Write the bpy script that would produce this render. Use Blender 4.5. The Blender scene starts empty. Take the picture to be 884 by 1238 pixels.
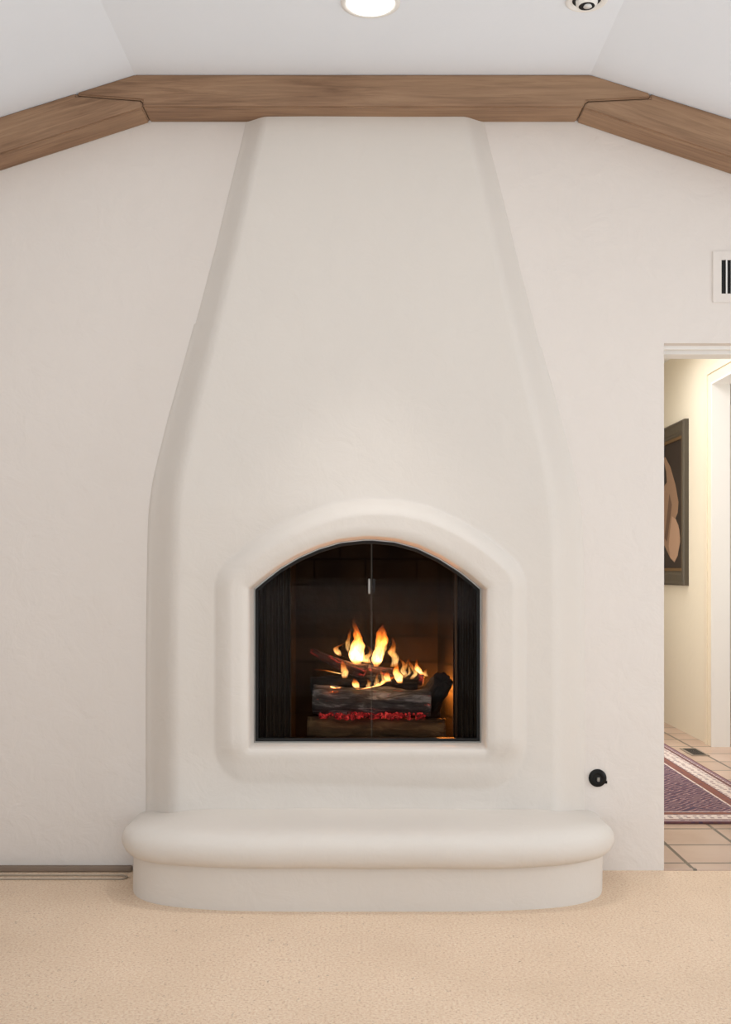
import bpy, bmesh, math, random
import numpy as np
from mathutils import Vector, noise
random.seed(7)
S = bpy.context.scene; C = S.collection
PI = math.pi
# ---------------------------------------------------------------- camera
H, D, F = 1.16, 4.2, 1312.0           # eye height, distance to the wall, focal length in px of an 884x1238 frame
def P(px, py, Y):                     # reference pixel -> world point at depth Y
    d = D + Y
    return Vector(((px-442)*d/F, Y, H-(py-690)*d/F))
cd = bpy.data.cameras.new('camera'); cam = bpy.data.objects.new('camera', cd); C.objects.link(cam)
cam.location = (0, -D, H); cam.rotation_euler = (PI/2, 0, 0)
cd.sensor_fit = 'VERTICAL'; cd.sensor_height = 36; cd.sensor_width = 36; cd.lens = 36*F/1238; cd.shift_y = 71/1238
S.camera = cam
# ---------------------------------------------------------------- world, lights, exposure
w = bpy.data.worlds.new('World'); S.world = w; w.use_nodes = True
w.node_tree.nodes['Background'].inputs[0].default_value = (0.87, 0.95, 1, 1)
w.node_tree.nodes['Background'].inputs[1].default_value = 0.93
def area(name, loc, rot, sx, sy, e, col=(1,1,1)):
    l = bpy.data.lights.new(name, 'AREA'); l.shape = 'RECTANGLE'; l.size = sx; l.size_y = sy; l.energy = e; l.color = col
    o = bpy.data.objects.new(name, l); C.objects.link(o); o.location = loc; o.rotation_euler = rot; return o
area('window_daylight_right', (3.25, -1.25, 1.0), (0, PI/2, 0), 1.5, 1.1, 46, (.88, .94, 1))
area('ceiling_uplight_fill', (-0.3, -4.6, .9), (PI/2+1.35, 0, 0), 4.5, 1.2, 98, (.88, .94, 1))  # added uplight behind the camera, there to brighten the ceiling
area('low_front_fill', (-0.2, -5.0, .6), (PI/2-.08, 0, 0), 3.6, 1.0, 40, (.88, .95, 1))  # added fill from low in front, lifts the hearth base
area('overhead_fill', (0, -1.7, 2.97), (0, 0, 0), 2.6, 1.2, 14, (.92, .97, 1))  # added soft overhead fill for the carpet and hearth top, no fixture modelled
area('hall_ceiling_light', (1.6, 2.2, 2.68), (0, 0, 0), .8, 2.5, 46, (.98, .99, 1))
area('hall_side_fill', (1.03, 3.0, 1.2), (0, -PI/2, 0), 1.6, 2.2, 15, (1, .97, .92))  # added sideways fill to brighten the lower hall wall, no window there
area('side_room_daylight', (3.85, 2.2, 1.5), (0, PI/2, 0), 2.0, 2.0, 40, (1, .98, .95))
S.view_settings.view_transform = 'Standard'; S.view_settings.look = 'None'
S.view_settings.gamma = 1; S.view_settings.use_curve_mapping = False
S.view_settings.exposure = -0.68

# ---------------------------------------------------------------- helpers
def lin(r, g, b):
    f = lambda c: c/255/12.92 if c <= 10 else ((c/255+.055)/1.055)**2.4
    return (f(r), f(g), f(b), 1)
def mat(name, col=(.8,.8,.8,1), rough=.6, metal=0):
    m = bpy.data.materials.new(name); m.use_nodes = True
    b = m.node_tree.nodes['Principled BSDF']
    b.inputs['Base Color'].default_value = col; b.inputs['Roughness'].default_value = rough; b.inputs['Metallic'].default_value = metal
    return m
def N(m, t, **kw):
    n = m.node_tree.nodes.new(t)
    for k, v in kw.items():
        if k in n.inputs: n.inputs[k].default_value = v
        else: setattr(n, k, v)
    return n
def L(m, a, b): m.node_tree.links.new(a, b)
def B(m): return m.node_tree.nodes['Principled BSDF']
def coords(m, scale=(1,1,1), loc=(0,0,0), kind='Object'):
    tc = N(m, 'ShaderNodeTexCoord'); mp = N(m, 'ShaderNodeMapping')
    mp.inputs['Scale'].default_value = scale; mp.inputs['Location'].default_value = loc
    L(m, tc.outputs[kind], mp.inputs[0]); return mp.outputs[0]
def noise_tex(m, vec, scale, detail=4, rough=.5, dist=0):
    n = N(m, 'ShaderNodeTexNoise'); n.inputs['Scale'].default_value = scale; n.inputs['Detail'].default_value = detail
    n.inputs['Roughness'].default_value = rough; n.inputs['Distortion'].default_value = dist
    L(m, vec, n.inputs['Vector']); return n.outputs['Fac']
def ramp(m, fac, stops, interp='LINEAR'):
    r = N(m, 'ShaderNodeValToRGB'); cr = r.color_ramp; cr.interpolation = interp
    while len(cr.elements) < len(stops): cr.elements.new(.5)
    for e, (p, c) in zip(cr.elements, stops): e.position = p; e.color = c
    L(m, fac, r.inputs[0]); return r.outputs[0]
def mixc(m, fac, a, b, mode='MIX'):
    x = N(m, 'ShaderNodeMix'); x.data_type = 'RGBA'; x.blend_type = mode
    for v, i in ((fac, 0), (a, 6), (b, 7)):
        if hasattr(v, 'is_linked'): L(m, v, x.inputs[i])
        else: x.inputs[i].default_value = v
    return x.outputs[2]
def bump(m, h, strength=.2, dist=.01, chain=None):
    b = N(m, 'ShaderNodeBump'); b.inputs['Strength'].default_value = strength; b.inputs['Distance'].default_value = dist
    L(m, h, b.inputs['Height'])
    if chain: L(m, chain, b.inputs['Normal'])
    L(m, b.outputs[0], B(m).inputs['Normal']); return b.outputs[0]
def mth(m, op, a, b=None, clamp=False):
    n = N(m, 'ShaderNodeMath'); n.operation = op; n.use_clamp = clamp
    for v, i in ((a, 0), (b, 1)):
        if v is None: continue
        if hasattr(v, 'is_linked'): L(m, v, n.inputs[i])
        else: n.inputs[i].default_value = v
    return n.outputs[0]

def plaster(name, col, s=1.0):
    m = mat(name, col, .75); v = coords(m)
    c2 = tuple(x*.955 for x in col[:3])+(1,)
    L(m, mixc(m, noise_tex(m, v, 1.7, 3), col, c2), B(m).inputs['Base Color'])
    n1 = bump(m, noise_tex(m, v, 9, 5, .55, .6), .42*s, .014)
    bump(m, noise_tex(m, v, 90, 3), .10*s, .003, n1)
    return m
M_wall = plaster('wall_plaster', lin(229, 220, 212))
M_fire = plaster('fireplace_plaster', lin(222, 214, 205), .7)
M_ceil = plaster('ceiling_paint', lin(238, 243, 250), .2)
M_hall = plaster('hall_plaster', lin(238, 228, 208), .4)
M_white = mat('white_paint', lin(240, 238, 234), .45)
M_trimw = mat('cream_trim_paint', lin(238, 226, 205), .4)
M_black = mat('black_metal', lin(22, 21, 20), .42, .6)
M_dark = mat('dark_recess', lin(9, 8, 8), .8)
M_steel = mat('grey_metal', lin(150, 146, 140), .35, .8)

def wood(name, ax):
    m = mat(name, (1,1,1,1), .6)
    tc = N(m, 'ShaderNodeTexCoord'); mp = N(m, 'ShaderNodeMapping')
    mp.inputs['Scale'].default_value = (1.1, 16, 16); L(m, tc.outputs['Object'], mp.inputs[0])
    v = mp.outputs[0]
    g = noise_tex(m, v, 2.2, 7, .62, .7)
    base = ramp(m, g, [(.28, lin(112, 82, 58)), (.48, lin(142, 109, 82)), (.62, lin(158, 124, 95)), (.8, lin(172, 138, 108))])
    v2 = coords(m, (2.5, 60, 60)); f = noise_tex(m, v2, 3, 4, .6)
    c = mixc(m, ramp(m, f, [(.52, (0,0,0,1)), (.75, (.55,.55,.55,1))]), base, lin(104, 76, 54))
    v3 = coords(m, (.8, 3, 3)); st = noise_tex(m, v3, 2.0, 2)
    c = mixc(m, ramp(m, st, [(.45, (0,0,0,1)), (.75, (.5,.5,.5,1))]), c, lin(174, 142, 112))
    L(m, c, B(m).inputs['Base Color']); bump(m, g, .25, .004); return m
M_wood = wood('beam_wood', 0)

def link(name, me, m=None, parent=None, loc=None):
    o = bpy.data.objects.new(name, me); C.objects.link(o)
    if m: 
        for x in (m if isinstance(m, (list, tuple)) else [m]): me.materials.append(x)
    if parent: o.parent = parent
    if loc: o.location = loc
    return o
def obj(name, bm, m=None, parent=None, smooth=False, loc=None):
    me = bpy.data.meshes.new(name); bmesh.ops.recalc_face_normals(bm, faces=bm.faces)
    bm.to_mesh(me); bm.free()
    if smooth:
        for p in me.polygons: p.use_smooth = True
    return link(name, me, m, parent, loc)
def struct(o): o['kind'] = 'structure'; return o
def thing(name, label, cat, loc=(0,0,0), group=None):
    o = bpy.data.objects.new(name, None); C.objects.link(o); o.location = loc; o.empty_display_size = .05
    o['label'] = label; o['category'] = cat
    if group: o['group'] = group
    return o
def tag(o, label, cat, group=None):
    o['label'] = label; o['category'] = cat
    if group: o['group'] = group
    return o
def box(bm, a, b, bev=0):
    vs = [bm.verts.new((x, y, z)) for x in (a[0], b[0]) for y in (a[1], b[1]) for z in (a[2], b[2])]
    fs = [bm.faces.new([vs[i] for i in q]) for q in ((0,1,3,2),(4,6,7,5),(0,4,5,1),(2,3,7,6),(0,2,6,4),(1,5,7,3))]
    if bev:
        es = list({e for f in fs for e in f.edges}); bmesh.ops.bevel(bm, geom=es, offset=bev, segments=2, affect='EDGES', profile=.5)
def prism(bm, pts, y0, y1, bev=0):    # pts (x,z) polygon extruded in Y
    a = [bm.verts.new((x, y0, z)) for x, z in pts]; b = [bm.verts.new((x, y1, z)) for x, z in pts]
    n = len(pts); fs = [bm.faces.new(a), bm.faces.new(b[::-1])]
    for i in range(n): fs.append(bm.faces.new((a[i], b[i], b[(i+1)%n], a[(i+1)%n])))
    if bev:
        es = list({e for f in fs for e in f.edges}); bmesh.ops.bevel(bm, geom=es, offset=bev, segments=2, affect='EDGES')
def lathe(bm, prof, n=32, axis='Z', c=(0,0,0), close=True):
    rings = []
    for r, h in prof:
        ring = []
        for i in range(n):
            a = 2*PI*i/n; x, y = r*math.cos(a), r*math.sin(a)
            p = (x, y, h) if axis == 'Z' else (x, h, y)
            ring.append(bm.verts.new((p[0]+c[0], p[1]+c[1], p[2]+c[2])))
        rings.append(ring)
    for A, Bq in zip(rings, rings[1:]):
        for i in range(n): bm.faces.new((A[i], A[(i+1)%n], Bq[(i+1)%n], Bq[i]))
    if close:
        bm.faces.new(rings[0][::-1]); bm.faces.new(rings[-1])
def tube(bm, pts, r, n=10, cap=True):
    pts = [Vector(p) for p in pts]; rs = r if isinstance(r, (list, tuple)) else [r]*len(pts)
    rings = []
    up = Vector((0, 0, 1))
    for i, p in enumerate(pts):
        t = (pts[min(i+1, len(pts)-1)] - pts[max(i-1, 0)]).normalized()
        u = t.cross(up if abs(t.z) < .95 else Vector((0,1,0))).normalized(); v = t.cross(u)
        rings.append([bm.verts.new(p + rs[i]*(math.cos(2*PI*k/n)*u + math.sin(2*PI*k/n)*v)) for k in range(n)])
    for A, Bq in zip(rings, rings[1:]):
        for i in range(n): bm.faces.new((A[i], A[(i+1)%n], Bq[(i+1)%n], Bq[i]))
    if cap: bm.faces.new(rings[0][::-1]); bm.faces.new(rings[-1])

# ---------------------------------------------------------------- floor
m = mat('carpet_pile', (1,1,1,1), .95); v = coords(m)
n1 = noise_tex(m, v, 120, 4, .8); n2 = noise_tex(m, v, 2.2, 3); n3 = noise_tex(m, coords(m, (1, .55, 1)), 42, 5, .8)
c = ramp(m, n1, [(.30, lin(186, 150, 120)), (.45, lin(241, 210, 180)), (.68, lin(255, 238, 214))])
c = mixc(m, ramp(m, n3, [(.30, (.8,.8,.8,1)), (.39, (0,0,0,1))]), c, lin(150, 116, 88))
c = mixc(m, ramp(m, n2, [(.35, (0,0,0,1)), (.75, (.35,.35,.35,1))]), c, lin(214, 184, 154))
L(m, c, B(m).inputs['Base Color'])
b1 = bump(m, n1, .7, .007); bump(m, n3, .5, .008, b1); M_carpet = m
bm = bmesh.new(); box(bm, (-3.2, -6, -.06), (3.4, .0, 0)); struct(obj('floor', bm, M_carpet))

m = mat('hall_tile', (1,1,1,1), .32)
tc = N(m, 'ShaderNodeTexCoord'); mp = N(m, 'ShaderNodeMapping'); mp.inputs['Location'].default_value = (-1.275+.290*8, -.107+.2855*4, 0)
L(m, tc.outputs['Object'], mp.inputs[0])
br = N(m, 'ShaderNodeTexBrick'); L(m, mp.outputs[0], br.inputs['Vector']); br.offset = 0; br.squash = 1
br.inputs['Scale'].default_value = 1; br.inputs['Brick Width'].default_value = .29; br.inputs['Row Height'].default_value = .2855
br.inputs['Mortar Size'].default_value = .008; br.inputs['Mortar Smooth'].default_value = .1
br.inputs['Color1'].default_value = lin(208, 182, 164); br.inputs['Color2'].default_value = lin(194, 168, 150); br.inputs['Mortar'].default_value = lin(112, 100, 88)
tn = noise_tex(m, v_ := coords(m), 5, 4)
L(m, mixc(m, ramp(m, tn, [(.4, (0,0,0,1)), (.8, (.6,.6,.6,1))]), br.outputs['Color'], lin(226, 212, 200), 'MULTIPLY'), B(m).inputs['Base Color'])
bump(m, mth(m, 'SUBTRACT', 1, br.outputs['Fac']), .5, .004); M_tile = m
bm = bmesh.new(); box(bm, (1.0, .0, -.06), (4.0, 6.2, 0)); struct(obj('floor', bm, M_tile))

# ---------------------------------------------------------------- beam and ceiling profile
YB = -.134
zb = P(442, 148, 0).z                   # underside of the collar beam
cl, cr_ = P(163, 90, YB), P(714, 91, YB)
zc = cl.z
SL, SR = .312, .312                     # ceiling slopes
def ceil_z(x): return zc - max(0, (cl.x-x)*SL, (x-cr_.x)*SR)
XL, XR = -3.2, 3.4
# wall behind the fireplace, with the doorway and the firebox hole in it
dl, dr, dz = P(803, 690, 0).x, P(803, 690, 0).x+.95, P(442, 415, 0).z
fx0, fx1, fz0, fz1 = -.46, .47, .42, 1.36
bm = bmesh.new()
xs = [XL, cl.x, fx0, fx1, cr_.x, dl, dr, XR]
for a, b in zip(xs, xs[1:]):
    holes = []
    if a == fx0: holes = [(fz0, fz1)]
    if a == dl: holes = [(-1, dz)]
    z0 = 0
    segs = []
    for h0, h1 in holes:
        if h0 > 0: segs.append((0, h0))
        z0 = h1
    for s0, s1 in segs: prism(bm, [(a, s0), (b, s0), (b, s1), (a, s1)], 0, .2)
    prism(bm, [(a, z0), (b, z0), (b, ceil_z(b)+.02), (a, ceil_z(a)+.02)], 0, .2)
bmesh.ops.remove_doubles(bm, verts=bm.verts, dist=1e-5)
seen = {}
for f in list(bm.faces):
    k = tuple(sorted(v.index for v in f.verts)) if False else tuple(sorted((round(v.co.x,4), round(v.co.y,4), round(v.co.z,4)) for v in f.verts))
    seen.setdefault(k, []).append(f)
for k, fs in seen.items():
    if len(fs) > 1: bmesh.ops.delete(bm, geom=fs, context='FACES_ONLY')
struct(obj('wall_back', bm, M_wall))
# ceiling: one folded slab
bm = bmesh.new()
top = [(XL, ceil_z(XL)), (cl.x, zc), (cr_.x, zc), (XR, ceil_z(XR))]
for (x0, z0), (x1, z1) in zip(top, top[1:]): prism(bm, [(x0, z0), (x1, z1), (x1, z1+.12), (x0, z0+.12)], -6, .2)
bmesh.ops.remove_doubles(bm, verts=bm.verts, dist=1e-5)
struct(obj('ceiling', bm, M_ceil))
bm = bmesh.new(); box(bm, (XL-.15, -6, 0), (XL, .2, ceil_z(XL)+.1)); struct(obj('wall_left', bm, M_wall))
bm = bmesh.new()
box(bm, (XR, -6, 0), (XR+.15, -2.7, 2.3)); box(bm, (XR, -.7, 0), (XR+.15, .0, 2.3)); box(bm, (XR, -2.7, 0), (XR+.15, -.7, .35)); box(bm, (XR, -2.7, 2.15), (XR+.15, -.7, 2.4))
struct(obj('wall_right', bm, M_wall))
# hall beyond
HX = 2.29
bm = bmesh.new(); box(bm, (.88, .2, 0), (1.0, 6.2, 2.75)); struct(obj('wall_hall_left', bm, M_hall))
bm = bmesh.new(); box(bm, (.88, 6.2, 0), (4.1, 6.35, 2.75)); struct(obj('wall_hall_far', bm, M_hall))
bm = bmesh.new(); box(bm, (.88, .2, 2.75), (4.1, 6.35, 2.85)); struct(obj('ceiling', bm, M_white))
jy = P(862, 0, 0).x and 2.29*F/(862-442) - D      # far jamb of the side opening
JX = HX + .10; oz = 2.40; ny = jy-1.05
bm = bmesh.new()
for a, b in (((HX, jy, 0), (JX, 6.2, 2.75)), ((HX, .2, 0), (JX, ny, 2.75)), ((HX, ny, oz), (JX, jy, 2.75))): box(bm, a, b)
struct(obj('wall_hall_right', bm, M_hall))
bm = bmesh.new(); box(bm, (3.95, .2, 0), (4.1, 6.2, 2.75)); struct(obj('wall_side_room', bm, M_white))
# opening lining and casing of the hall side opening
bm = bmesh.new()
box(bm, (HX-.012, jy-.012, 0), (JX+.012, jy, oz)); box(bm, (HX-.012, ny, 0), (JX+.012, ny+.012, oz)); box(bm, (HX-.012, ny+.012, oz-.012), (JX+.012, jy-.012, oz))
struct(obj('trim_1', bm, M_white))
bm = bmesh.new()
cw = .11
for (o0, o1, t) in ((0, cw, .012), (cw*.55, cw, .022)):
    box(bm, (HX-t, jy+o0, 0), (HX, jy+o1, oz+o1), .002)
    box(bm, (HX-t, ny-o1, 0), (HX, ny-o0, oz+o1), .002)
    box(bm, (HX-t, ny-o0, oz+o0), (HX, jy+o0, oz+o1), .002)
struct(obj('trim_2', bm, M_trimw))
# doorway head stop and lining strip in the opening of the big wall
bm = bmesh.new()
box(bm, (dl, .05, dz-.014), (dr, .075, dz+.001), .003); box(bm, (dl, .105, dz-.022), (dr, .2, dz+.001), .003)
struct(obj('trim_3', bm, M_white))
# threshold
bm = bmesh.new(); box(bm, (dl, -.004, -.01), (dr, .02, .005), .002); struct(obj('trim_4', bm, M_tile))

# ---------------------------------------------------------------- timber beams
def beam(pts, y0, label, ang, origin):
    # local frame along the grain so the wood texture follows the timber
    bm = bmesh.new(); ca, sa = math.cos(-ang), math.sin(-ang)
    loc = [((x-origin[0])*ca-(z-origin[1])*sa, (x-origin[0])*sa+(z-origin[1])*ca) for x, z in pts]
    prism(bm, loc, y0, 0)
    bmesh.ops.subdivide_edges(bm, edges=[e for e in bm.edges if e.calc_length() > .3], cuts=14, use_grid_fill=False)
    bmesh.ops.bevel(bm, geom=[e for e in bm.edges if len(e.link_faces) == 2 and e.calc_face_angle(0) > .3], offset=.005, segments=2, affect='EDGES')
    o = obj('wooden_beam', bm, M_wood)
    o.location = (origin[0], 0, origin[1]); o.rotation_euler = (0, -ang, 0)
    tag(o, label, 'beam'); return o
q = lambda px, py: (P(px, py, YB).x, P(px, py, YB).z)
# left joint and right joint, on the beam face
lt, lj, lb_ = q(93, 118), q(170, 120), None
xb_l, xb_r = P(178, 148, 0).x*.985, P(700, 149, 0).x*.985
zf = zb
g = .0025
def rafter_low_l(x): return zf - (xb_l-x)*.325
def rafter_low_r(x): return zf - (x-xb_r)*.335
TL = (q(93, 118)[0], ceil_z(q(93, 118)[0])); TR = (q(786, 118)[0], ceil_z(q(786, 118)[0]))
jl, jr = q(172, 121), q(709, 122)
beam([(xb_l, zf), (xb_r, zf), (jr[0], jr[1]), (TR[0], TR[1]-.018), TR, (cr_.x, zc), (cl.x, zc), TL, (TL[0], TL[1]-.010), (jl[0], jl[1])],
     YB, 'horizontal brown timber beam running across the top of the plaster chimney', 0, (0, zb))
al = math.atan(.318); ar = -math.atan(.325)
EX = 1.75
beam([(-EX, rafter_low_l(-EX)), (xb_l-g, zf-.001), (jl[0]-g, jl[1]-g), (TL[0]-g, TL[1]-.010-g), (TL[0]-g, TL[1]), (-EX, ceil_z(-EX))],
     YB+.002, 'sloping brown timber beam under the ceiling on the left', al, (xb_l, zf))
beam([(EX, rafter_low_r(EX)), (EX, ceil_z(EX)), (TR[0]+g, TR[1]), (TR[0]+g, TR[1]-.018-g), (jr[0]+g, jr[1]-g), (xb_r+g, zf-.001)],
     YB+.002, 'sloping brown timber beam under the ceiling on the right, above the air vent', ar, (xb_r, zf))

# ---------------------------------------------------------------- fireplace
fp = thing('fireplace', 'white plaster kiva style fireplace with tapering chimney, arched opening and rounded hearth', 'fireplace', (0, 0, 0))
ZT = zb
def pz(z):                            # how far the chimney breast stands out at height z
    t = (z-1.40)/(ZT-1.40); t = min(max(t, 0), 1)
    return .155*(1-t)+.054*t
def to_world(pts):
    out = []
    for px, py in pts:
        z = 1.5
        for _ in range(6):
            v = P(px, py, -pz(z)); z = v.z
        out.append((z, v.x))
    out.sort(); return np.array(out)
lw = to_world([(320,141),(303,215),(286,290),(259,400),(233,500),(216,575),(211,620),(209,720),(208,850),(208,1000),(208,1100)])
rw = to_world([(562,141),(580,215),(597,290),(622,396),(648,500),(667,580),(673,630),(675,720),(676,850),(676,1000),(676,1100)])
def smooth_interp(A, z):
    s = 0
    for k, wt in ((-1, .15), (-.5, .2), (0, .3), (.5, .2), (1, .15)): s += wt*np.interp(z+k*.06, A[:,0], A[:,1])
    return float(s)
def flare(z): return .075 + .05*((pz(z)-.054)/.101)
# opening outline
YG = -.075
arch_px = [(307,712),(320,701),(338,687),(360,674),(385,663),(412,655),(440,652),(452,652),(478,654.5),(505,662),(532,675),(557,691),(572,703),(582,712)]
ao = np.array([(P(a, b, YG).x, P(a, b, YG).z) for a, b in arch_px])
oxl, oxr = ao[0,0], ao[-1,0]; ozs = ao[0,1]; ozb = P(442, 898, YG).z
ks = np.linspace(0, 1, 61)
MX = np.array([oxl+(oxr-oxl)*(.5-.5*math.cos(PI*k))*.35 + (oxr-oxl)*k*.65 for k in ks])
def archz(x):
    s = 0
    for k, wt in ((-1, .2), (0, .6), (1, .2)): s += wt*np.interp(min(max(x+k*.006, oxl), oxr), ao[:,0], ao[:,1])
    return float(s) if oxl+.008 < x < oxr-.008 else float(np.interp(x, ao[:,0], ao[:,1]))
outl = [(oxl, ozb)] + [(oxl, ozb+(ozs-ozb)*i/20) for i in range(1, 20)] + [(x, archz(x)) for x in MX] + [(oxr, ozs+(ozb-ozs)*i/20) for i in range(1, 20)] + [(oxr, ozb)] + [(oxr+(oxl-oxr)*i/20, ozb) for i in range(1, 20)]
OA = np.array(outl); OBn = np.roll(OA, -1, axis=0)
def dopen(X, Z):
    Pn = np.stack([X, Z], -1)[:, None, :]; d = OBn-OA; t = ((Pn-OA)*d).sum(-1)/(d*d).sum(-1); t = np.clip(t, 0, 1)
    return np.sqrt((((OA+t[..., None]*d)-Pn)**2).sum(-1)).min(1)
def smin(a, b, k):
    h = np.clip(.5+.5*(b-a)/k, 0, 1); return b*(1-h)+a*h-k*h*(1-h)
def height(X, Z):
    xl = np.array([smooth_interp(lw, z) for z in Z]); xr = np.array([smooth_interp(rw, z) for z in Z])
    fl = np.array([flare(z) for z in Z]); p = np.array([pz(z) for z in Z])
    ul = (X-(xl-fl))/fl; ur = ((xr+fl)-X)/(fl)
    def prof(u):
        u = smin(u, np.ones_like(u), .24)
        return -smin(-u, np.zeros_like(u)-.0, .3)+.0
    h = p*prof(ul)*prof(ur)
    h -= .012*(np.minimum(ul, ur) < .001)
    # rounded surround
    d = dopen(X, Z)
    sst = lambda u: np.clip(u, 0, 1)**2*(3-2*np.clip(u, 0, 1))
    below = sst((ozb+.03-Z)/.10)
    side = sst((X-oxl)/(oxr-oxl))
    wdt = .138 + .020*side
    pk = .070 + .030*side
    pk = pk*(1-.3*below)
    t = np.clip((d-pk)/(wdt-pk), 0, 1)
    amp = (.040+.012*side+.014*sst((Z-ozs)/.2))*(1-.5*below)
    outer = (1-t**2)*(1-.25*t)
    b = amp*np.where(d < pk, 1, outer)
    full = h+b
    ti = np.clip(1-d/.048, 0, 1)
    rnd = full-.030*(1-np.sqrt(np.clip(1-ti**2, 0, 1)))
    k = np.clip(d/.007, 0, 1)
    return rnd*k+(-YG)*(1-k)
rows = {}
def lattice():
    faces = []; V = []; idx = {}
    def vid(x, z):
        k = (round(x, 5), round(z, 5))
        if k not in idx: idx[k] = len(V); V.append((x, z))
        return idx[k]
    zlow = .22
    zb_rows = [zlow+(ozb-zlow)*(1-(1-i/34)**1.3) for i in range(35)]
    zs_rows = [ozb+(ozs-ozb)*i/60 for i in range(61)]
    nt = 190
    tt = [(i/nt)**1.45 for i in range(nt+1)]
    def mid_top(j, i):               # column j (0..60), row i of the top zone
        x0 = MX[j]; t = tt[i]; z = archz(x0)*(1-t)+ZT*t
        return x0*(1-.30*t), z
    ns = 64
    def strip(xa, z, side, i):
        xo = (smooth_interp(lw, z)-flare(z)-.006) if side < 0 else (smooth_interp(rw, z)+flare(z)+.006)
        t = i/ns; t = t**1.25
        return xa+(xo-xa)*t
    def rowpts(rws, colfn):
        for A, Bq in zip(rws, rws[1:]):
            for a0, a1, b1, b0 in zip(A, A[1:], Bq[1:], Bq): faces.append((a0, a1, b1, b0))
    # bottom middle
    rowpts([[vid(x, z) for x in MX] for z in zb_rows], None)
    # top middle
    rowpts([[vid(*mid_top(j, i)) for j in range(61)] for i in range(nt+1)], None)
    for side, j in ((-1, 0), (1, 60)):
        edge = [(MX[j], z) for z in zb_rows[:-1]] + [(MX[j], z) for z in zs_rows[:-1]] + [mid_top(j, i) for i in range(nt+1)]
        rowpts([[vid(strip(x, z, side, i), z) for i in range(ns+1)] for x, z in edge], None)
    return V, faces, vid
V, FC, vid = lattice()
X = np.array([v[0] for v in V]); Z = np.array([v[1] for v in V])
HH = np.concatenate([height(X[i:i+4000], Z[i:i+4000]) for i in range(0, len(X), 4000)])
nz = np.array([noise.noise(Vector((x*3.1, z*3.1, 1.7)))*.0035+noise.noise(Vector((x*11, z*11, 5)))*.0010 for x, z in V])
verts = [(x, -(h+n), z) for (x, z), h, n in zip(V, HH, nz)]
onum = [vid(*p) for p in []]
ring = [vid(x, z) for x, z in [(oxl, ozb+(ozs-ozb)*i/60) for i in range(60)]+[(x, archz(x)) for x in MX]+[(oxr, ozb+(ozs-ozb)*i/60) for i in range(59, 0, -1)]+[(x, ozb) for x in MX[::-1][:-1]]]
assert max(ring) < len(V), 'ring off lattice'
for i in ring: verts[i] = (verts[i][0], YG, verts[i][2])
base = len(verts)
for i in ring: verts.append((verts[i][0], .012, verts[i][2]))
n = len(ring)
faces = FC + [(ring[i], ring[(i+1)%n], base+(i+1)%n, base+i) for i in range(n)]
me = bpy.data.meshes.new('chimney_breast'); me.from_pydata(verts, [], faces)
bm = bmesh.new(); bm.from_mesh(me); bmesh.ops.recalc_face_normals(bm, faces=bm.faces); 
fr = max(bm.faces, key=lambda f: f.calc_center_median().z)
if fr.normal.y > 0: bmesh.ops.reverse_faces(bm, faces=bm.faces)
bm.to_mesh(me); bm.free()
for p in me.polygons: p.use_smooth = True
link('chimney_breast', me, M_fire, fp)

# hearth: superellipse plan
def plan(o, n=120, a=.867, b=.508, e=4.0, x0=.008):
    pts = []
    for i in range(n+1):
        t = PI*i/n
        cx, sy = math.cos(t), math.sin(t)
        pts.append((x0+(a+o)*math.copysign(abs(cx)**(2/e), cx), -(b+o)*abs(sy)**(2/e)))
    return pts
def loft(prof, capz=None, wob=.003, seed=0, n=120):
    bm = bmesh.new(); rings = []
    for o, z in prof:
        ring = []
        for x, y in plan(o, n):
            k = noise.noise(Vector((x*4+seed, y*4, z*6)))*wob + noise.noise(Vector((x*13, y*13+seed, z*9)))*wob*.35
            kz = noise.noise(Vector((x*3.2+seed, 7, 1)))*wob*1.6
            if z > .2:
                ux = min(max((abs(x-.008)-.60)/.26, 0), 1); uy = min(max((y+.40)/.30, 0), 1)
                kz -= .030*ux*ux*(3-2*ux)*uy*uy*(3-2*uy)
            ring.append(bm.verts.new((x*(1+k/.9), y-k if y < -.02 else y+.004, z+kz)))
        rings.append(ring)
    for A, Bq in zip(rings, rings[1:]):
        for i in range(len(A)-1): bm.faces.new((A[i], A[i+1], Bq[i+1], Bq[i]))
    return bm, rings
bm, _ = loft([(-.0, -.01), (0, .02), (0, .06), (0, .10), (0, .14), (-.004, .175), (-.03, .19)], seed=3)
obj('hearth_base', bm, M_fire, fp, True)
prof = [(-.02, .140), (.004, .146), (.020, .153), (.031, .165), (.038, .182), (.040, .202), (.037, .222), (.028, .240), (.012, .254), (-.010, .263), (-.035, .268), (-.07, .2705), (-.12, .272), (-.18, .2725), (-.26, .272), (-.36, .272), (-.46, .272), (-.505, .272)]
bm, rings = loft(prof, seed=9)
last = rings[-1]
bm.faces.new(last)
hs = obj('hearth_slab', bm, M_fire, fp, True)

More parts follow.
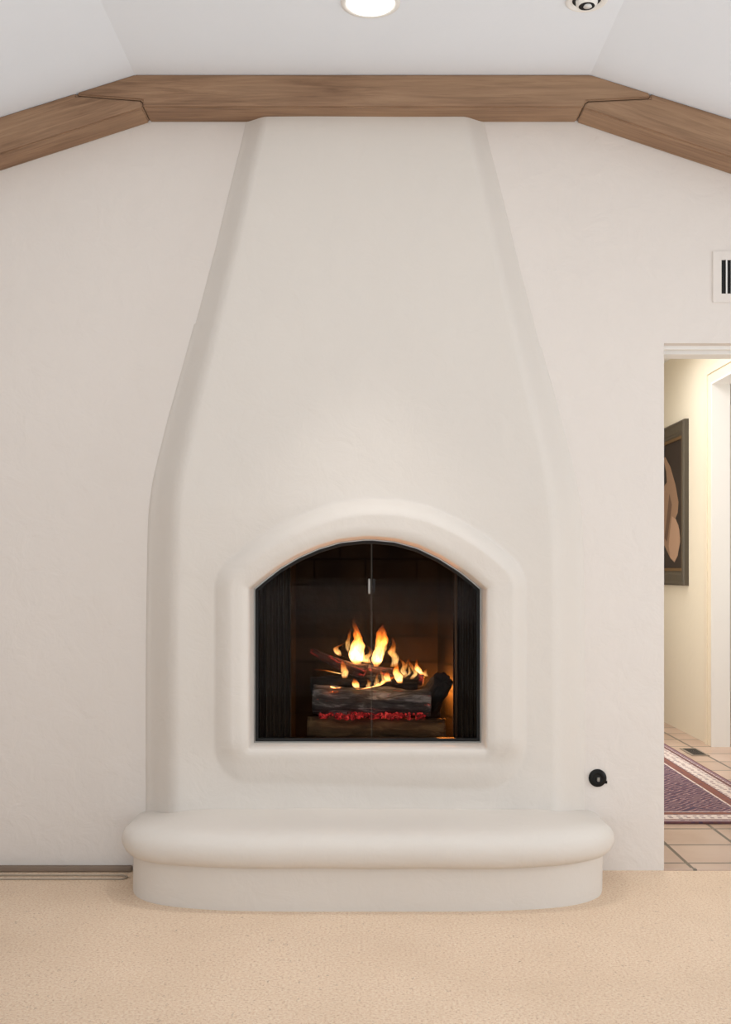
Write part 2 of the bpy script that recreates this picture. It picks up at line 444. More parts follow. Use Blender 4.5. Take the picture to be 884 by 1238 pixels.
# firebox (brick lined, splayed)
m = mat('sooty_brick', (1,1,1,1), .9); v = coords(m)
br = N(m, 'ShaderNodeTexBrick'); mp2 = N(m, 'ShaderNodeMapping'); mp2.inputs['Rotation'].default_value = (PI/2, 0, 0)
tc = N(m, 'ShaderNodeTexCoord'); L(m, tc.outputs['Object'], mp2.inputs[0]); L(m, mp2.outputs[0], br.inputs['Vector'])
br.inputs['Scale'].default_value = 1; br.inputs['Brick Width'].default_value = .22; br.inputs['Row Height'].default_value = .11; br.inputs['Mortar Size'].default_value = .005
br.inputs['Color1'].default_value = lin(42, 37, 31); br.inputs['Color2'].default_value = lin(33, 29, 24); br.inputs['Mortar'].default_value = lin(13, 12, 11)
L(m, mixc(m, ramp(m, noise_tex(m, v, 6, 5), [(.35, (0,0,0,1)), (.65, (.8,.8,.8,1))]), br.outputs['Color'], lin(8, 8, 8)), B(m).inputs['Base Color'])
bump(m, noise_tex(m, v, 30, 4), .4, .006); B(m).inputs['Specular IOR Level'].default_value = .06; M_brick = m
bm = bmesh.new()
fl_z = .44; fb_t = 1.34
plan_in = [(-.445, 0.0), (-.30, .46), (.31, .46), (.455, 0.0)]
A_ = [bm.verts.new((x, y, fl_z)) for x, y in plan_in]; B_ = [bm.verts.new((x, y, fb_t)) for x, y in plan_in]
for i in range(3): bm.faces.new((A_[i], A_[i+1], B_[i+1], B_[i]))
bm.faces.new(A_); bm.faces.new(B_[::-1])
# outer skin so the box has thickness
pl2 = [(-.457, 0.0), (-.33, .50), (.34, .50), (.467, 0.0)]
A2 = [bm.verts.new((x, y, fl_z-.018)) for x, y in pl2]; B2 = [bm.verts.new((x, y, fb_t+.018)) for x, y in pl2]
for i in range(3): bm.faces.new((A2[i+1], A2[i], B2[i], B2[i+1]))
bm.faces.new(A2[::-1]); bm.faces.new(B2)
for a, b, c_, d_ in ((A_[0], B_[0], B2[0], A2[0]), (A_[3], A2[3], B2[3], B_[3]), (A_[0], A2[0], A2[3], A_[3]), (B_[0], B_[3], B2[3], B2[0])): bm.faces.new((a, b, c_, d_))
fb = obj('firebox', bm, M_brick, fp)

# metal trim round the opening, two arched glass doors, mesh curtains
def outline_off(o, nside=24):
    pts = []
    cx, cz = 0.0, (ozb+ozs)/2
    for x, z in [(oxl, ozb)]+[(oxl, ozb+(ozs-ozb)*i/nside) for i in range(1, nside)]+[(x, archz(x)) for x in MX]+[(oxr, ozs+(ozb-ozs)*i/nside) for i in range(1, nside)]+[(oxr, ozb)]:
        sx = -1 if x < (oxl+oxr)/2 else 1
        pts.append((x, z))
    n = len(pts); out = []
    for i, (x, z) in enumerate(pts):
        a = Vector(pts[i-1]); c_ = Vector(pts[(i+1)%n]); b = Vector((x, z))
        e1 = (b-a).normalized(); e2 = (c_-b).normalized(); nn = Vector((e1.y, -e1.x))+Vector((e2.y, -e2.x)); nn.normalize()
        cosh = max(.4, nn.dot(Vector((e1.y, -e1.x)))); out.append((x+nn.x*o/cosh, z+nn.y*o/cosh))
    return out
def frame_ring(o0, o1, y0, y1, m_, name):
    bm = bmesh.new(); R = []
    for o, y in ((o0, y0), (o1, y0), (o1, y1), (o0, y1)): R.append([bm.verts.new((x, y, z)) for x, z in outline_off(o)])
    n = len(R[0])
    for k in range(4):
        for i in range(n): bm.faces.new((R[k][i], R[k][(i+1)%n], R[(k+1)%4][(i+1)%n], R[(k+1)%4][i]))
    return obj(name, bm, m_, fp)
frame_ring(.001, .005, YG-.003, YG+.02, M_steel, 'opening_trim')
frame_ring(.005, .016, YG+.004, YG+.03, mat('dark_bronze', lin(16, 14, 12), .6, .3), 'door_frame')
m = bpy.data.materials.new('door_glass'); m.use_nodes = True; nt_ = m.node_tree; nt_.nodes.clear()
out = N(m, 'ShaderNodeOutputMaterial'); tr = N(m, 'ShaderNodeBsdfTransparent'); gl = N(m, 'ShaderNodeBsdfGlossy'); fr_ = N(m, 'ShaderNodeFresnel'); mx = N(m, 'ShaderNodeMixShader')
tr.inputs[0].default_value = (.80, .79, .78, 1); gl.inputs['Roughness'].default_value = .0; fr_.inputs[0].default_value = 1.07
L(m, fr_.outputs[0], mx.inputs[0]); L(m, tr.outputs[0], mx.inputs[1]); L(m, gl.outputs[0], mx.inputs[2]); L(m, mx.outputs[0], out.inputs[0]); M_glass = m
XC = P(449.5, 0, YG).x
for s in (-1, 1):
    e = outline_off(.012); cut = XC+s*.0015
    pts = [(x, z) for x, z in e if (x-cut)*s > 0]
    zs_top = float(np.interp(cut, [p[0] for p in e[24:86]], [p[1] for p in e[24:86]]))
    zbm = ozb+.012
    if s < 0: poly = pts + [(cut, zs_top), (cut, zbm)]
    else: poly = [(cut, zbm), (cut, zs_top)] + pts
    bm = bmesh.new(); prism(bm, poly, YG+.014, YG+.019)
    d_ = obj('glass_door', bm, M_glass, fp)
    # bright polished meeting edge and small pull
    bm = bmesh.new(); box(bm, (cut-.001 if s > 0 else cut-.0005, YG+.008, zbm), (cut+.001, YG+.021, zs_top-.002)); obj('edge_strip', bm, M_black if s > 0 else mat('edge_metal', lin(70, 62, 52), .3, .9), d_)
    hx = cut+s*.008
    bm = bmesh.new(); z1, z2 = P(0, 700, YG).z, P(0, 718, YG).z
    box(bm, (hx-.004, YG-.004, z2), (hx+.004, YG+.010, z1), .0025); h_ = obj('handle', bm, M_black if s > 0 else M_steel, d_)
m = mat('fire_curtain_mesh', lin(66, 54, 42), .55, .4); v = coords(m, (1, 1, 1))
wv = N(m, 'ShaderNodeTexWave'); wv.bands_direction = 'Z'; wv.inputs['Scale'].default_value = 140; L(m, v, wv.inputs[0]); bump(m, wv.outputs['Fac'], .4, .002)
M_cur = m
for s, x0, x1 in ((-1, P(309, 0, YG).x, P(352, 0, 0).x), (1, P(548, 0, 0).x, P(582, 0, YG).x)):
    bm = bmesh.new(); cols = []
    nx, nzv = 90, 16
    for i in range(nx+1):
        t = i/nx; x = x0+(x1-x0)*t
        col = []
        for j in range(nzv+1):
            zt = min(archz(min(max(x, oxl+.003), oxr-.003))+.01, 1.3)
            z = ozb-.02+(zt-ozb+.02)*j/nzv
            y = -.022+.016*math.sin(t*2*PI*5.5+math.sin(t*9)*.8+z*.5)*(.8+.2*math.sin(7*t+z))
            col.append(bm.verts.new((x, y, z)))
        cols.append(col)
    for A, Bq in zip(cols, cols[1:]):
        for j in range(nzv): bm.faces.new((A[j], Bq[j], Bq[j+1], A[j+1]))
    o = obj('mesh_curtain', bm, M_cur, fp, True)
    sm = o.modifiers.new('thickness', 'SOLIDIFY'); sm.thickness = .002
bm = bmesh.new(); tube(bm, [(oxl+.005, -.02, P(0, 712, YG).z-.01), (oxr-.005, -.02, P(0, 712, YG).z-.01)], .004)
# ---------------------------------------------------------------- grate, logs, embers, fire
def metal_grate():
    t = thing('fire_grate', 'black iron log grate standing on the firebox floor under the logs', 'grate', (0, .2, fl_z))
    for k in range(7):
        x = -.19+k*.075
        bm = bmesh.new(); tube(bm, [(x, -.125, .034), (x, -.10, .035), (x, .10, .035), (x, .125, .05), (x, .13, .12)], .007, 8); obj('bar', bm, M_black, t, True)
    for y in (-.09, .09):
        bm = bmesh.new(); tube(bm, [(-.21, y, .026), (.28, y, .026)], .006, 8); obj('rail', bm, M_black, t, True)
    for x in (-.18, .25):
        for y in (-.09, .09):
            bm = bmesh.new(); tube(bm, [(x, y, 0), (x, y, .026)], .006, 8); obj('leg', bm, M_black, t, True)
metal_grate()
def log_mat(name, cols, glow, gscale=9, gthr=.6, gcol=(1, .06, .03, 1), gstr=5):
    m = mat(name, (1,1,1,1), .85); v = coords(m, (3, 14, 14)); n1 = noise_tex(m, v, 2, 6, .65, .8)
    L(m, ramp(m, n1, [(.3, cols[0]), (.5, cols[1]), (.68, cols[2])]), B(m).inputs['Base Color'])
    bump(m, n1, 1, .02)
    if glow:
        g_ = noise_tex(m, coords(m, (5, 12, 12), (3, 1, 2)), gscale/4, 5, .7, .5)
        e = ramp(m, g_, [(gthr, (0,0,0,1)), (gthr+.07, gcol), (gthr+.2, (1, .28, .12, 1))])
        L(m, e, B(m).inputs['Emission Color']); B(m).inputs['Emission Strength'].default_value = gstr
    return m
ML1 = log_mat('charred_grey_bark', (lin(30, 27, 26), lin(84, 80, 78), lin(190, 184, 180)), True, 9, .60, (1, .05, .02, 1), 1.0)
ML2 = log_mat('brown_charred_bark', (lin(52, 38, 22), lin(104, 78, 48), lin(140, 112, 74)), True, 10, .70, (1, .05, .03, 1), 1)
ML3 = log_mat('glowing_charcoal', (lin(30, 22, 20), lin(70, 46, 42), lin(120, 84, 78)), True, 9, .57, (.9, .06, .04, 1), 1.5)
ML4 = log_mat('black_charcoal', (lin(14, 12, 11), lin(34, 28, 25), lin(62, 52, 46)), False)
def make_log(a, b, r0, r1, mt, label, seed, rough=.18, bend=0, chop=0):
    a, b = Vector(a), Vector(b); ln = (b-a).length
    bm = bmesh.new(); nseg, nr = 44, 40; rings = []
    for i in range(nseg+1):
        t = i/nseg; r = r0+(r1-r0)*t; ring = []
        ex = (t-.5)*ln
        for k in range(nr):
            an = 2*PI*k/nr
            q_ = Vector((ex*7+seed, math.cos(an)*1.3, math.sin(an)*1.3))
            rr = r*(1+rough*noise.noise(q_)+rough*.7*noise.noise(Vector((ex*16+seed, math.cos(an)*4, math.sin(an)*4)))+rough*.4*abs(noise.noise(Vector((ex*10, math.cos(an)*9, math.sin(an)*9+seed))))+rough*.55*(abs(noise.noise(Vector((ex*5+seed, math.cos(an)*5.5, math.sin(an)*5.5))))-.25))
            dx = 0
            if chop and t > .8: dx = chop*noise.noise(Vector((math.cos(an)*1.5+seed, math.sin(an)*1.5, 4)))*(t-.8)/.2
            ring.append(bm.verts.new((ex+dx, math.cos(an)*rr, math.sin(an)*rr+bend*(1-(2*t-1)**2))))
        rings.append(ring)
    for A, Bq in zip(rings, rings[1:]):
        for k in range(nr): bm.faces.new((A[k], A[(k+1)%nr], Bq[(k+1)%nr], Bq[k]))
    for R_, sgn in ((rings[0], -1), (rings[-1], 1)):
        cen = [sum((v.co for v in R_), Vector())/nr][0]
        inner = [bm.verts.new(cen+(v.co-cen)*.55+Vector((sgn*.002*random.random(), 0, 0))) for v in R_]; cv = bm.verts.new(cen)
        for k in range(nr):
            bm.faces.new((R_[k], R_[(k+1)%nr], inner[(k+1)%nr], inner[k])); bm.faces.new((inner[k], inner[(k+1)%nr], cv))
    o = obj('firewood_log', bm, mt, None, True)
    o.location = (a+b)/2; o.rotation_mode = 'QUATERNION'; o.rotation_quaternion = Vector((1, 0, 0)).rotation_difference((b-a).normalized())
    tag(o, label, 'log', 'logs burning on the grate'); return o
pp = lambda px, py, Y: P(px, py, Y)
make_log(pp(372, 881, .13), pp(538, 884, .13), .048, .046, ML2, 'brown singed log at the very bottom of the fire, below the red embers', 2.1, .16)
make_log(pp(379, 846, .15), pp(521, 850, .13), .054, .050, ML1, 'thick grey charred log with split bark in the middle of the fire', 5.3, .20)
make_log(pp(383, 866, .25), pp(532, 868, .24), .045, .045, ML4, 'blackened log at the back of the grate behind the grey log', 8.3, .2)
make_log(pp(376, 829, .21), pp(505, 824, .23), .034, .030, ML4, 'dark charred log resting on top of the grey log', 11.7, .25)
make_log(pp(377, 786, .25), pp(442, 812, .20), .012, .028, ML3, 'thin curved log glowing red, sticking up at the left of the flames', 14.2, .3, -.012)
make_log(pp(425, 808, .27), pp(512, 822, .25), .026, .022, ML3, 'thin glowing log lying across the top under the tallest flames', 17.9, .3)
make_log(pp(519, 850, .22), pp(534, 822, .10), .050, .040, ML4, 'black broken log end poking out at the right of the fire', 21.1, .34, 0, .03)
# ember bed
bm = bmesh.new()
m = mat('embers', lin(60, 20, 14), .9); v = coords(m); g_ = noise_tex(m, v, 45, 4, .7)
L(m, ramp(m, g_, [(.40, (.02,.001,.001,1)), (.52, (.35,.012,.015,1)), (.64, (.9,.06,.05,1)), (.78, (1,.3,.18,1))]), B(m).inputs['Emission Color']); B(m).inputs['Emission Strength'].default_value = 1.3; M_emb = m
for k in range(260):
    x = random.uniform(-.18, .24); y = .125+random.uniform(-.05, .09); r = random.uniform(.003, .010)
    z = P(0, 864.5, .08).z+random.uniform(-.010, .006)
    mtx = __import__('mathutils').Matrix.Translation((x, y-.045, z))
    g2 = bmesh.ops.create_icosphere(bm, subdivisions=1, radius=r, matrix=mtx)
    for vv in g2['verts']: vv.co += Vector((random.uniform(-1,1), random.uniform(-1,1), random.uniform(-1,1)))*r*.3
o = obj('glowing_embers', bm, M_emb); o['kind'] = 'stuff'; tag(o, 'red glowing embers between the grey log and the bottom log', 'embers')
# ash on the firebox floor
m = mat('ash', lin(86, 76, 62), .95); bump(m, noise_tex(m, coords(m), 60, 5), .8, .01)
bm = bmesh.new(); gr = [[bm.verts.new((-.30+.62*i/60, .03+.38*j/36, fl_z+.012+.012*noise.noise(Vector((i*.3, j*.3, 2)))+.005*noise.noise(Vector((i*.9, j*.9, 7))))) for j in range(37)] for i in range(61)]
for i in range(60):
    for j in range(36): bm.faces.new((gr[i][j], gr[i+1][j], gr[i+1][j+1], gr[i][j+1]))
o = obj('ash', bm, m, None, True); o['kind'] = 'stuff'; tag(o, 'bed of grey brown ash on the firebox floor below the logs', 'ash')

fire = thing('fire', 'orange and yellow flames rising from the logs in the fireplace', 'fire', (P(450, 800, .2).x, .2, P(450, 850, .2).z))
def flame_mat(name, k):
    m = bpy.data.materials.new(name); m.use_nodes = True; m.node_tree.nodes.clear()
    out = N(m, 'ShaderNodeOutputMaterial'); em = N(m, 'ShaderNodeEmission')
    tc = N(m, 'ShaderNodeTexCoord'); sp = N(m, 'ShaderNodeSeparateXYZ'); L(m, tc.outputs['Generated'], sp.inputs[0])
    col = ramp(m, sp.outputs[2], [(0, (1, .30, .04, 1)), (.12, (1, .56, .20, 1)), (.38, (1, .50, .13, 1)), (.66, (1, .24, .025, 1)), (1, (.8, .09, .01, 1))])
    st = ramp(m, sp.outputs[2], [(0, (.25,.25,.25,1)), (.14, (1,1,1,1)), (.45, (.75,.75,.75,1)), (.8, (.22,.22,.22,1)), (1, (.05,.05,.05,1))])
    nn = noise_tex(m, coords(m, (1, 1, .35)), 85, 4, .7, 1.2)
    s2 = mth(m, 'MULTIPLY', st, ramp(m, nn, [(.36, (.03,.03,.03,1)), (.60, (1.0,1.0,1.0,1))]))
    L(m, col, em.inputs[0]); L(m, mth(m, 'MULTIPLY', s2, k), em.inputs[1]); L(m, em.outputs[0], out.inputs['Volume'])
    return m
MF = [flame_mat('flame_bright', 1000), flame_mat('flame_soft', 420)]
def flame(pts, mi, Y, flat=.6):
    # pts: (px, py, half width px) from the base up
    bm = bmesh.new(); nr = 14; P3 = [P(a, b, Y) for a, b, _ in pts]; org = P3[0]
    dense = []
    n = len(pts)
    for i in range((n-1)*6+1):
        t = i/6; k = min(int(t), n-2); u = t-k
        def cr(a, f=lambda i: i):
            p0, p1, p2, p3 = [a[min(max(j, 0), n-1)] for j in (k-1, k, k+1, k+2)]
            return .5*((2*p1)+(p2-p0)*u+(2*p0-5*p1+4*p2-p3)*u*u+(3*p1-p0-3*p2+p3)*u**3)
        dense.append((cr([p.x for p in P3]), cr([p.z for p in P3]), max(.0006, cr([q_[2] for q_ in pts])*(D+Y)/F)))
    rings = []
    for x, z, r in dense:
        yy = .01*noise.noise(Vector((x*20, z*20, 3))); x += .004*noise.noise(Vector((x*9, z*55, 6))); r = max(.0006, r*(1.08+.3*noise.noise(Vector((x*30, z*38, 9)))))
        rings.append([bm.verts.new((x+r*math.cos(2*PI*k/nr)-org.x, yy+flat*r*math.sin(2*PI*k/nr), z-org.z)) for k in range(nr)])
    for A, Bq in zip(rings, rings[1:]):
        for k in range(nr): bm.faces.new((A[k], A[(k+1)%nr], Bq[(k+1)%nr], Bq[k]))
    bm.faces.new(rings[0][::-1]); bm.faces.new(rings[-1])
    o = obj('flame', bm, MF[mi], fire, True); o.location = org - fire.location
fl = [
 ([(432,803,4),(431,795,8.5),(432,783,8),(433,772,5.5),(431,762,3),(429,753,1)], 0, .20, .55),
 ([(455,806,3),(456,796,6.5),(459,785,6),(462,775,7),(461,764,5),(463,755,1)], 0, .20, .5),
 ([(446,802,4),(440,796,7),(449,789,3),(444,780,1)], 1, .23, .5),
 ([(411,793,2),(408,788,3.5),(407,783,2.5),(414,779,1.5),(419,776,.6)], 1, .22, .6),
 ([(422,789,1),(420,781,2.5),(422,771,2),(424,760,.6)], 1, .24, .6),
 ([(417,820,3),(417,812,4),(415,804,2.5),(414,796,.6)], 1, .18, .6),
 ([(476,806,4),(478,796,4),(474,788,4.5),(476,779,2.5),(474,769,.6)], 1, .22, .5),
 ([(484,826,3),(482,818,5),(479,811,3.5),(481,800,.8)], 0, .12, .6),
 ([(491,818,2),(487,811,3.5),(489,803,2.5),(480,794,.8)], 1, .2, .6),
 ([(498,821,2),(502,814,3),(499,808,2.5),(493,797,.8)], 1, .18, .6),
 ([(511,816,3),(506,810,4),(504,805,2),(504,797,.6)], 0, .18, .6),
 ([(516,818,1.5),(514,813,2.5),(517,808,.5)], 1, .18, .6),
 ([(432,832,3),(430,826,4),(429,820,.6)], 0, .09, .5),
 ([(445,831,2),(446,826,2.5),(444,820,.5)], 1, .09, .5),
 ([(455,830,2),(455,824,2.5),(457,812,.5)], 1, .09, .5),
 ([(431,833,1),(438,833,2.2),(447,831,2.5),(456,829,3),(464,824,3.5),(472,820,4),(479,817,1.5)], 0, .085, .6),
 ([(470,824,3),(468,817,3.5),(469,811,.5)], 0, .10, .5),
 ([(376,809,.8),(386,810,1.7),(396,811,1.8),(410,814,2),(414,815,.6)], 0, .14, .6),
 ([(436,800,1.5),(430,788,2),(434,770,1.6),(427,757,1.2),(430,744,.4)], 1, .21, .6),
 ([(452,803,1.5),(463,790,2),(467,778,1.5),(464,766,1.2),(468,757,.4)], 1, .21, .6),
 ([(489,820,1.2),(495,812,1.6),(492,802,1.2),(497,793,.4)], 1, .19, .6),
 ([(462,827,2),(464,820,2.4),(461,812,1.2),(463,806,.4)], 1, .1, .6),
 ([(400,830,.8),(407,832,2.2),(414,830,.6)], 0, .09, .6),
]
for a in fl: flame(*a)
def fire_light(loc, e, col, r=.04):
    l = bpy.data.lights.new('fire_glow', 'POINT'); l.energy = e; l.color = col; l.shadow_soft_size = r
    o = bpy.data.objects.new('fire_glow', l); C.objects.link(o); o.location = loc
fire_light(P(445, 785, .28), 4.2, (1, .55, .28), .07)
fire_light(P(533, 832, .31), 22, (1, .30, .04), .03)
fire_light(P(450, 815, .05), .14, (1, .55, .3), .03)

# ---------------------------------------------------------------- gas key valve
gv = thing('gas_valve', 'round black gas key valve plate on the wall right of the hearth', 'valve', P(722.5, 940.5, 0))
R = 10.8*D/F
bm = bmesh.new(); lathe(bm, [(R, .002), (R, -.004), (R*.94, -.008), (R*.62, -.011), (R*.42, -.010), (R*.36, -.006)], 40, 'Y', close=False)
obj('cover_plate', bm, M_black, gv, True)
bm = bmesh.new(); lathe(bm, [(R*.40, -.0085), (R*.40, .001)], 24, 'Y'); obj('socket', bm, M_dark, gv)
bm = bmesh.new(); box(bm, (-.004, -.016, -.012), (.006, -.004, .004), .0015); obj('valve_stem', bm, M_steel, gv)
bm = bmesh.new(); box(bm, (R*.72, -.006, -R*.62), (R*1.08, 0, -R*.30), .002); obj('latch', bm, M_black, gv)

# ---------------------------------------------------------------- air vent high on the wall
av = thing('air_vent', 'white wall air vent with dark vertical slots above the doorway', 'vent', P(918, 335, 0))
vw, vh = .36/2, 62*D/F/2
gx, gz = vw-.033, vh-.034
bm = bmesh.new()
for a, b in (((-vw, -.005, -vh), (-gx, 0, vh)), ((gx, -.005, -vh), (vw, 0, vh)), ((-gx, -.005, gz), (gx, 0, vh)), ((-gx, -.005, -vh), (gx, 0, -gz))): box(bm, a, b)
bmesh.ops.remove_doubles(bm, verts=bm.verts, dist=1e-5)
obj('vent_plate', bm, M_wall, av)
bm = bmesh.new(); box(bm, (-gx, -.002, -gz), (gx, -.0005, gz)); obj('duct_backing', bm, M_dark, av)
nf = 15
for k in range(1, nf):
    x = -gx+2*gx*k/nf
    bm = bmesh.new(); box(bm, (x-.0025, -.006, -gz), (x+.0025, -.002, gz)); obj('fin', bm, M_white, av)

# ---------------------------------------------------------------- ceiling lights
xc, yc = P(448, 3, -.655).x, -.655
t = thing('recessed_ceiling_light', 'lit recessed ceiling light glowing white, directly above the chimney', 'ceiling light', (xc, yc, zc))
bm = bmesh.new(); lathe(bm, [(.098, .0), (.097, -.006), (.086, -.009), (.078, -.006), (.072, .0)], 48, close=False); obj('trim_ring', bm, M_white, t, True)
m = mat('lamp_glow', (1,1,1,1), .5); B(m).inputs['Emission Color'].default_value = (1, .96, .9, 1); B(m).inputs['Emission Strength'].default_value = 6
bm = bmesh.new(); lathe(bm, [(.078, -.004), (.074, -.010), (.055, -.014), (.02, -.016)], 48); obj('lens', bm, m, t, True)
l = bpy.data.lights.new('downlight', 'SPOT'); l.energy = 85; l.spot_size = .95; l.spot_blend = .9; l.color = (1, .96, .92); l.shadow_soft_size = .06
o = bpy.data.objects.new('downlight', l); C.objects.link(o); o.location = (xc, yc, zc-.03)
yc = -.665; xc = P(709.5, 3, yc).x
t = thing('recessed_ceiling_light', 'unlit recessed eyeball ceiling light with white ring and dark inside, on the right', 'ceiling light', (xc, yc, zc))
bm = bmesh.new(); lathe(bm, [(.068, 0), (.068, -.005), (.062, -.009), (.054, -.008), (.048, -.003), (.046, -.001)], 48, close=False); obj('trim_ring', bm, M_white, t, True)
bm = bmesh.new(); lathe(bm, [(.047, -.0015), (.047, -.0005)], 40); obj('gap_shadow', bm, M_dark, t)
bm = bmesh.new(); lathe(bm, [(.036, -.002), (.035, -.012), (.030, -.019), (.025, -.021)], 40, close=False); obj('eyeball', bm, M_white, t, True)
bm = bmesh.new(); lathe(bm, [(.026, -.021), (.024, -.016)], 32); obj('socket', bm, M_dark, t)
bm = bmesh.new(); lathe(bm, [(.014, -.026), (.011, -.020)], 24, c=(.002, -.006, 0)); obj('bulb', bm, M_white, t, True)

# ---------------------------------------------------------------- floor strip at the left
m = mat('taupe_strip', lin(132, 114, 98), .7); bump(m, noise_tex(m, coords(m), 40, 4), .4, .004)
bm = bmesh.new(); box(bm, (XL, -.028, 0), (-.90, 0, .022), .006)
struct(obj('baseboard_left', bm, m))
m2 = mat('strip_piping', lin(176, 160, 142), .7)
bm = bmesh.new(); tube(bm, [(XL, -.128, .004), (-.915, -.128, .004), (-.905, -.122, .004), (-.900, -.105, .004), (-.905, -.088, .004), (-.93, -.078, .004), (XL, -.078, .004)], .004, 8)
o = obj('edging', bm, m2, None, True); tag(o, 'thin taupe cable looped on the carpet along the wall left of the hearth', 'edging')  # pale outline of the flat floor strip, modelled as a thin tube

# ---------------------------------------------------------------- hall: rug, floor vent, picture
m = mat('patterned_rug', (1,1,1,1), .95)
tc = N(m, 'ShaderNodeTexCoord'); sp = N(m, 'ShaderNodeSeparateXYZ'); L(m, tc.outputs['Object'], sp.inputs[0])
RW, RL = .92, 3.0
e1 = mth(m, 'MINIMUM', mth(m, 'MULTIPLY', sp.outputs[0], -1), sp.outputs[1])
e2 = mth(m, 'MINIMUM', mth(m, 'ADD', sp.outputs[0], RW), mth(m, 'SUBTRACT', RL, sp.outputs[1]))
e = mth(m, 'MINIMUM', e1, e2)
k = lambda d: d/.5
wine, cream, mauve, rust, navy = lin(122, 84, 84), lin(226, 212, 206), lin(150, 122, 134), lin(142, 92, 80), lin(74, 66, 92)
bands = ramp(m, mth(m, 'DIVIDE', e, .5), [(0, wine), (k(.012), mauve), (k(.028), cream), (k(.036), wine), (k(.055), cream), (k(.150), wine), (k(.160), rust), (k(.205), cream), (k(.215), lin(126, 98, 116))], 'CONSTANT')
vv = coords(m, (1, 1, 1)); vo = N(m, 'ShaderNodeTexVoronoi'); vo.inputs['Scale'].default_value = 26; vo.distance = 'CHEBYCHEV'; vo.inputs['Randomness'].default_value = .35; L(m, vv, vo.inputs[0])
mot = ramp(m, vo.outputs['Distance'], [(.0, (1,1,1,1)), (.22, (1,1,1,1)), (.26, (0,0,0,1))])
c = mixc(m, mth(m, 'MULTIPLY', mot, .75), bands, mixc(m, vo.outputs['Color'], navy, lin(150, 96, 92)))
vo2 = N(m, 'ShaderNodeTexVoronoi'); vo2.inputs['Scale'].default_value = 7; vo2.distance = 'MANHATTAN'; vo2.inputs['Randomness'].default_value = .6; L(m, vv, vo2.inputs[0])
fm = ramp(m, mth(m, 'FRACT', mth(m, 'MULTIPLY', vo2.outputs['Distance'], 4)), [(.0, navy), (.35, lin(150, 104, 112)), (.5, lin(196, 172, 166)), (.62, lin(112, 84, 104)), (.85, lin(120, 76, 74))], 'CONSTANT')
infield = mth(m, 'GREATER_THAN', e, .216)
c = mixc(m, mth(m, 'MULTIPLY', infield, .95), c, fm)
L(m, c, B(m).inputs['Base Color']); bump(m, noise_tex(m, vv, 220, 2), .4, .003)
bm = bmesh.new(); Yr = .766
box(bm, (-RW, 0, 0), (0, RL, .009)); bmesh.ops.bevel(bm, geom=bm.edges[:], offset=.003, segments=2, affect='EDGES')
o = obj('patterned_rug', bm, m, None, False, (1.995, Yr, .001)); tag(o, 'purple and red patterned runner rug with cream border on the hall tiles', 'rug')
fv = thing('floor_vent', 'small rectangular metal floor vent in the hall tiles beside the rug', 'vent', (2.10, 2.73, 0))
bm = bmesh.new(); box(bm, (-.055, -.14, 0), (.055, .14, .005), .001); obj('vent_plate', bm, mat('vent_metal', lin(160, 146, 132), .5, .2), fv)
bm = bmesh.new()
for k in range(9): box(bm, (-.04, -.12+k*.027, .004), (.04, -.105+k*.027, .0062))
obj('slots', bm, M_dark, fv)

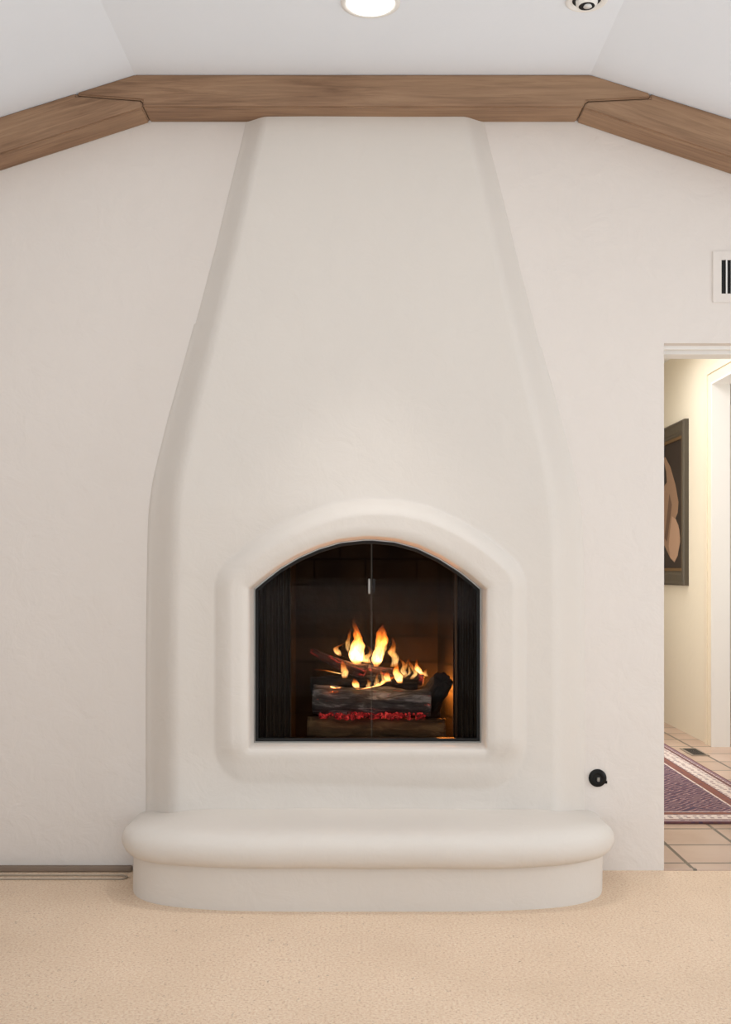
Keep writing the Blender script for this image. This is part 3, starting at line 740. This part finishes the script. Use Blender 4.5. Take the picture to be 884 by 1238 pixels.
# picture on the hall wall (local frame: u along the wall towards the camera = -Y, v up)
yn = 2.29*F/(833-442)-D; yf = yn+1.05
ztp, zbp = H+(690-506)*(D+yn)/F, H-(708-690)*(D+yn)/F
pc = thing('framed_picture', 'tall dark framed painting of a pale blossom on black hanging in the hall', 'picture', (HX, (yn+yf)/2, (ztp+zbp)/2))
hw, hh = (yf-yn)/2, (ztp-zbp)/2
m = mat('dark_frame_wood', lin(78, 70, 58), .38); bump(m, noise_tex(m, coords(m, (1, 3, 3)), 12, 4), .3, .003)
bm = bmesh.new()
pr = [(0, .0), (0, .030), (.012, .040), (.030, .034), (.075, .030), (.085, .024), (.095, .024), (.105, .014), (.105, 0)]
rings = [[bm.verts.new((-t, sy*(hw-i), sz*(hh-i))) for sy, sz in ((-1,-1), (1,-1), (1,1), (-1,1))] for i, t in pr]
for A, Bq in zip(rings, rings[1:]):
    for k in range(4): bm.faces.new((A[k], A[(k+1)%4], Bq[(k+1)%4], Bq[k]))
obj('frame', bm, m, pc)
m = mat('gilt_liner', lin(120, 92, 58), .4, .3)
bm = bmesh.new(); i0, i1 = .104, .125
for a, b in (((-.018, -hw+i0, -hh+i0), (-.006, -hw+i1, hh-i0)), ((-.018, hw-i1, -hh+i0), (-.006, hw-i0, hh-i0)), ((-.018, -hw+i1, -hh+i0), (-.006, hw-i1, -hh+i1)), ((-.018, -hw+i1, hh-i1), (-.006, hw-i1, hh-i0))): box(bm, a, b)
obj('liner', bm, m, pc)
ms = [mat('painting_ground', lin(44, 34, 30), .5), mat('painting_petal', lin(150, 118, 94), .5), mat('painting_light_petal', lin(182, 146, 120), .5), mat('painting_shade', lin(104, 78, 62), .5)]
bm = bmesh.new()
def quadp(pts, x, mi):
    f = bm.faces.new([bm.verts.new((x, -u, v_)) for u, v_ in pts]); f.material_index = mi
iw = hw-.12; ih = hh-.12
quadp([(-iw, -ih), (iw, -ih), (iw, ih), (-iw, ih)], -.008, 0)
def PU(px, py):                       # pixel on the hall wall -> picture-local (u, v)
    y = 2.29*F/(px-442)-D
    return (-(y-(yn+yf)/2), H-(py-690)*(D+y)/F-(ztp+zbp)/2)
quadp([PU(*a) for a in [(803,553),(806,553),(812,564),(818,585),(822,607),(821,620),(818,627),(822,635),(824,650),(821,672),(817,680),(812,675),(806,662),(802,655),(802,598),(804,588),(808,583),(807,570)]], -.0085, 1)
quadp([PU(*a) for a in [(803,600),(810,595),(818,590),(821,607),(820,612),(814,620),(812,636),(808,652),(804,648),(802,630)]], -.009, 1)
quadp([PU(*a) for a in [(814,624),(819,628),(823,640),(824,655),(821,672),(817,679),(812,674),(810,660),(812,640)]], -.0092, 2)
quadp([PU(*a) for a in [(811,597),(814,610),(811,634),(808,655),(805,650),(808,625)]], -.0094, 3)
me = bpy.data.meshes.new('painting'); bmesh.ops.recalc_face_normals(bm, faces=bm.faces); bm.to_mesh(me); bm.free()
link('painting', me, ms, pc)
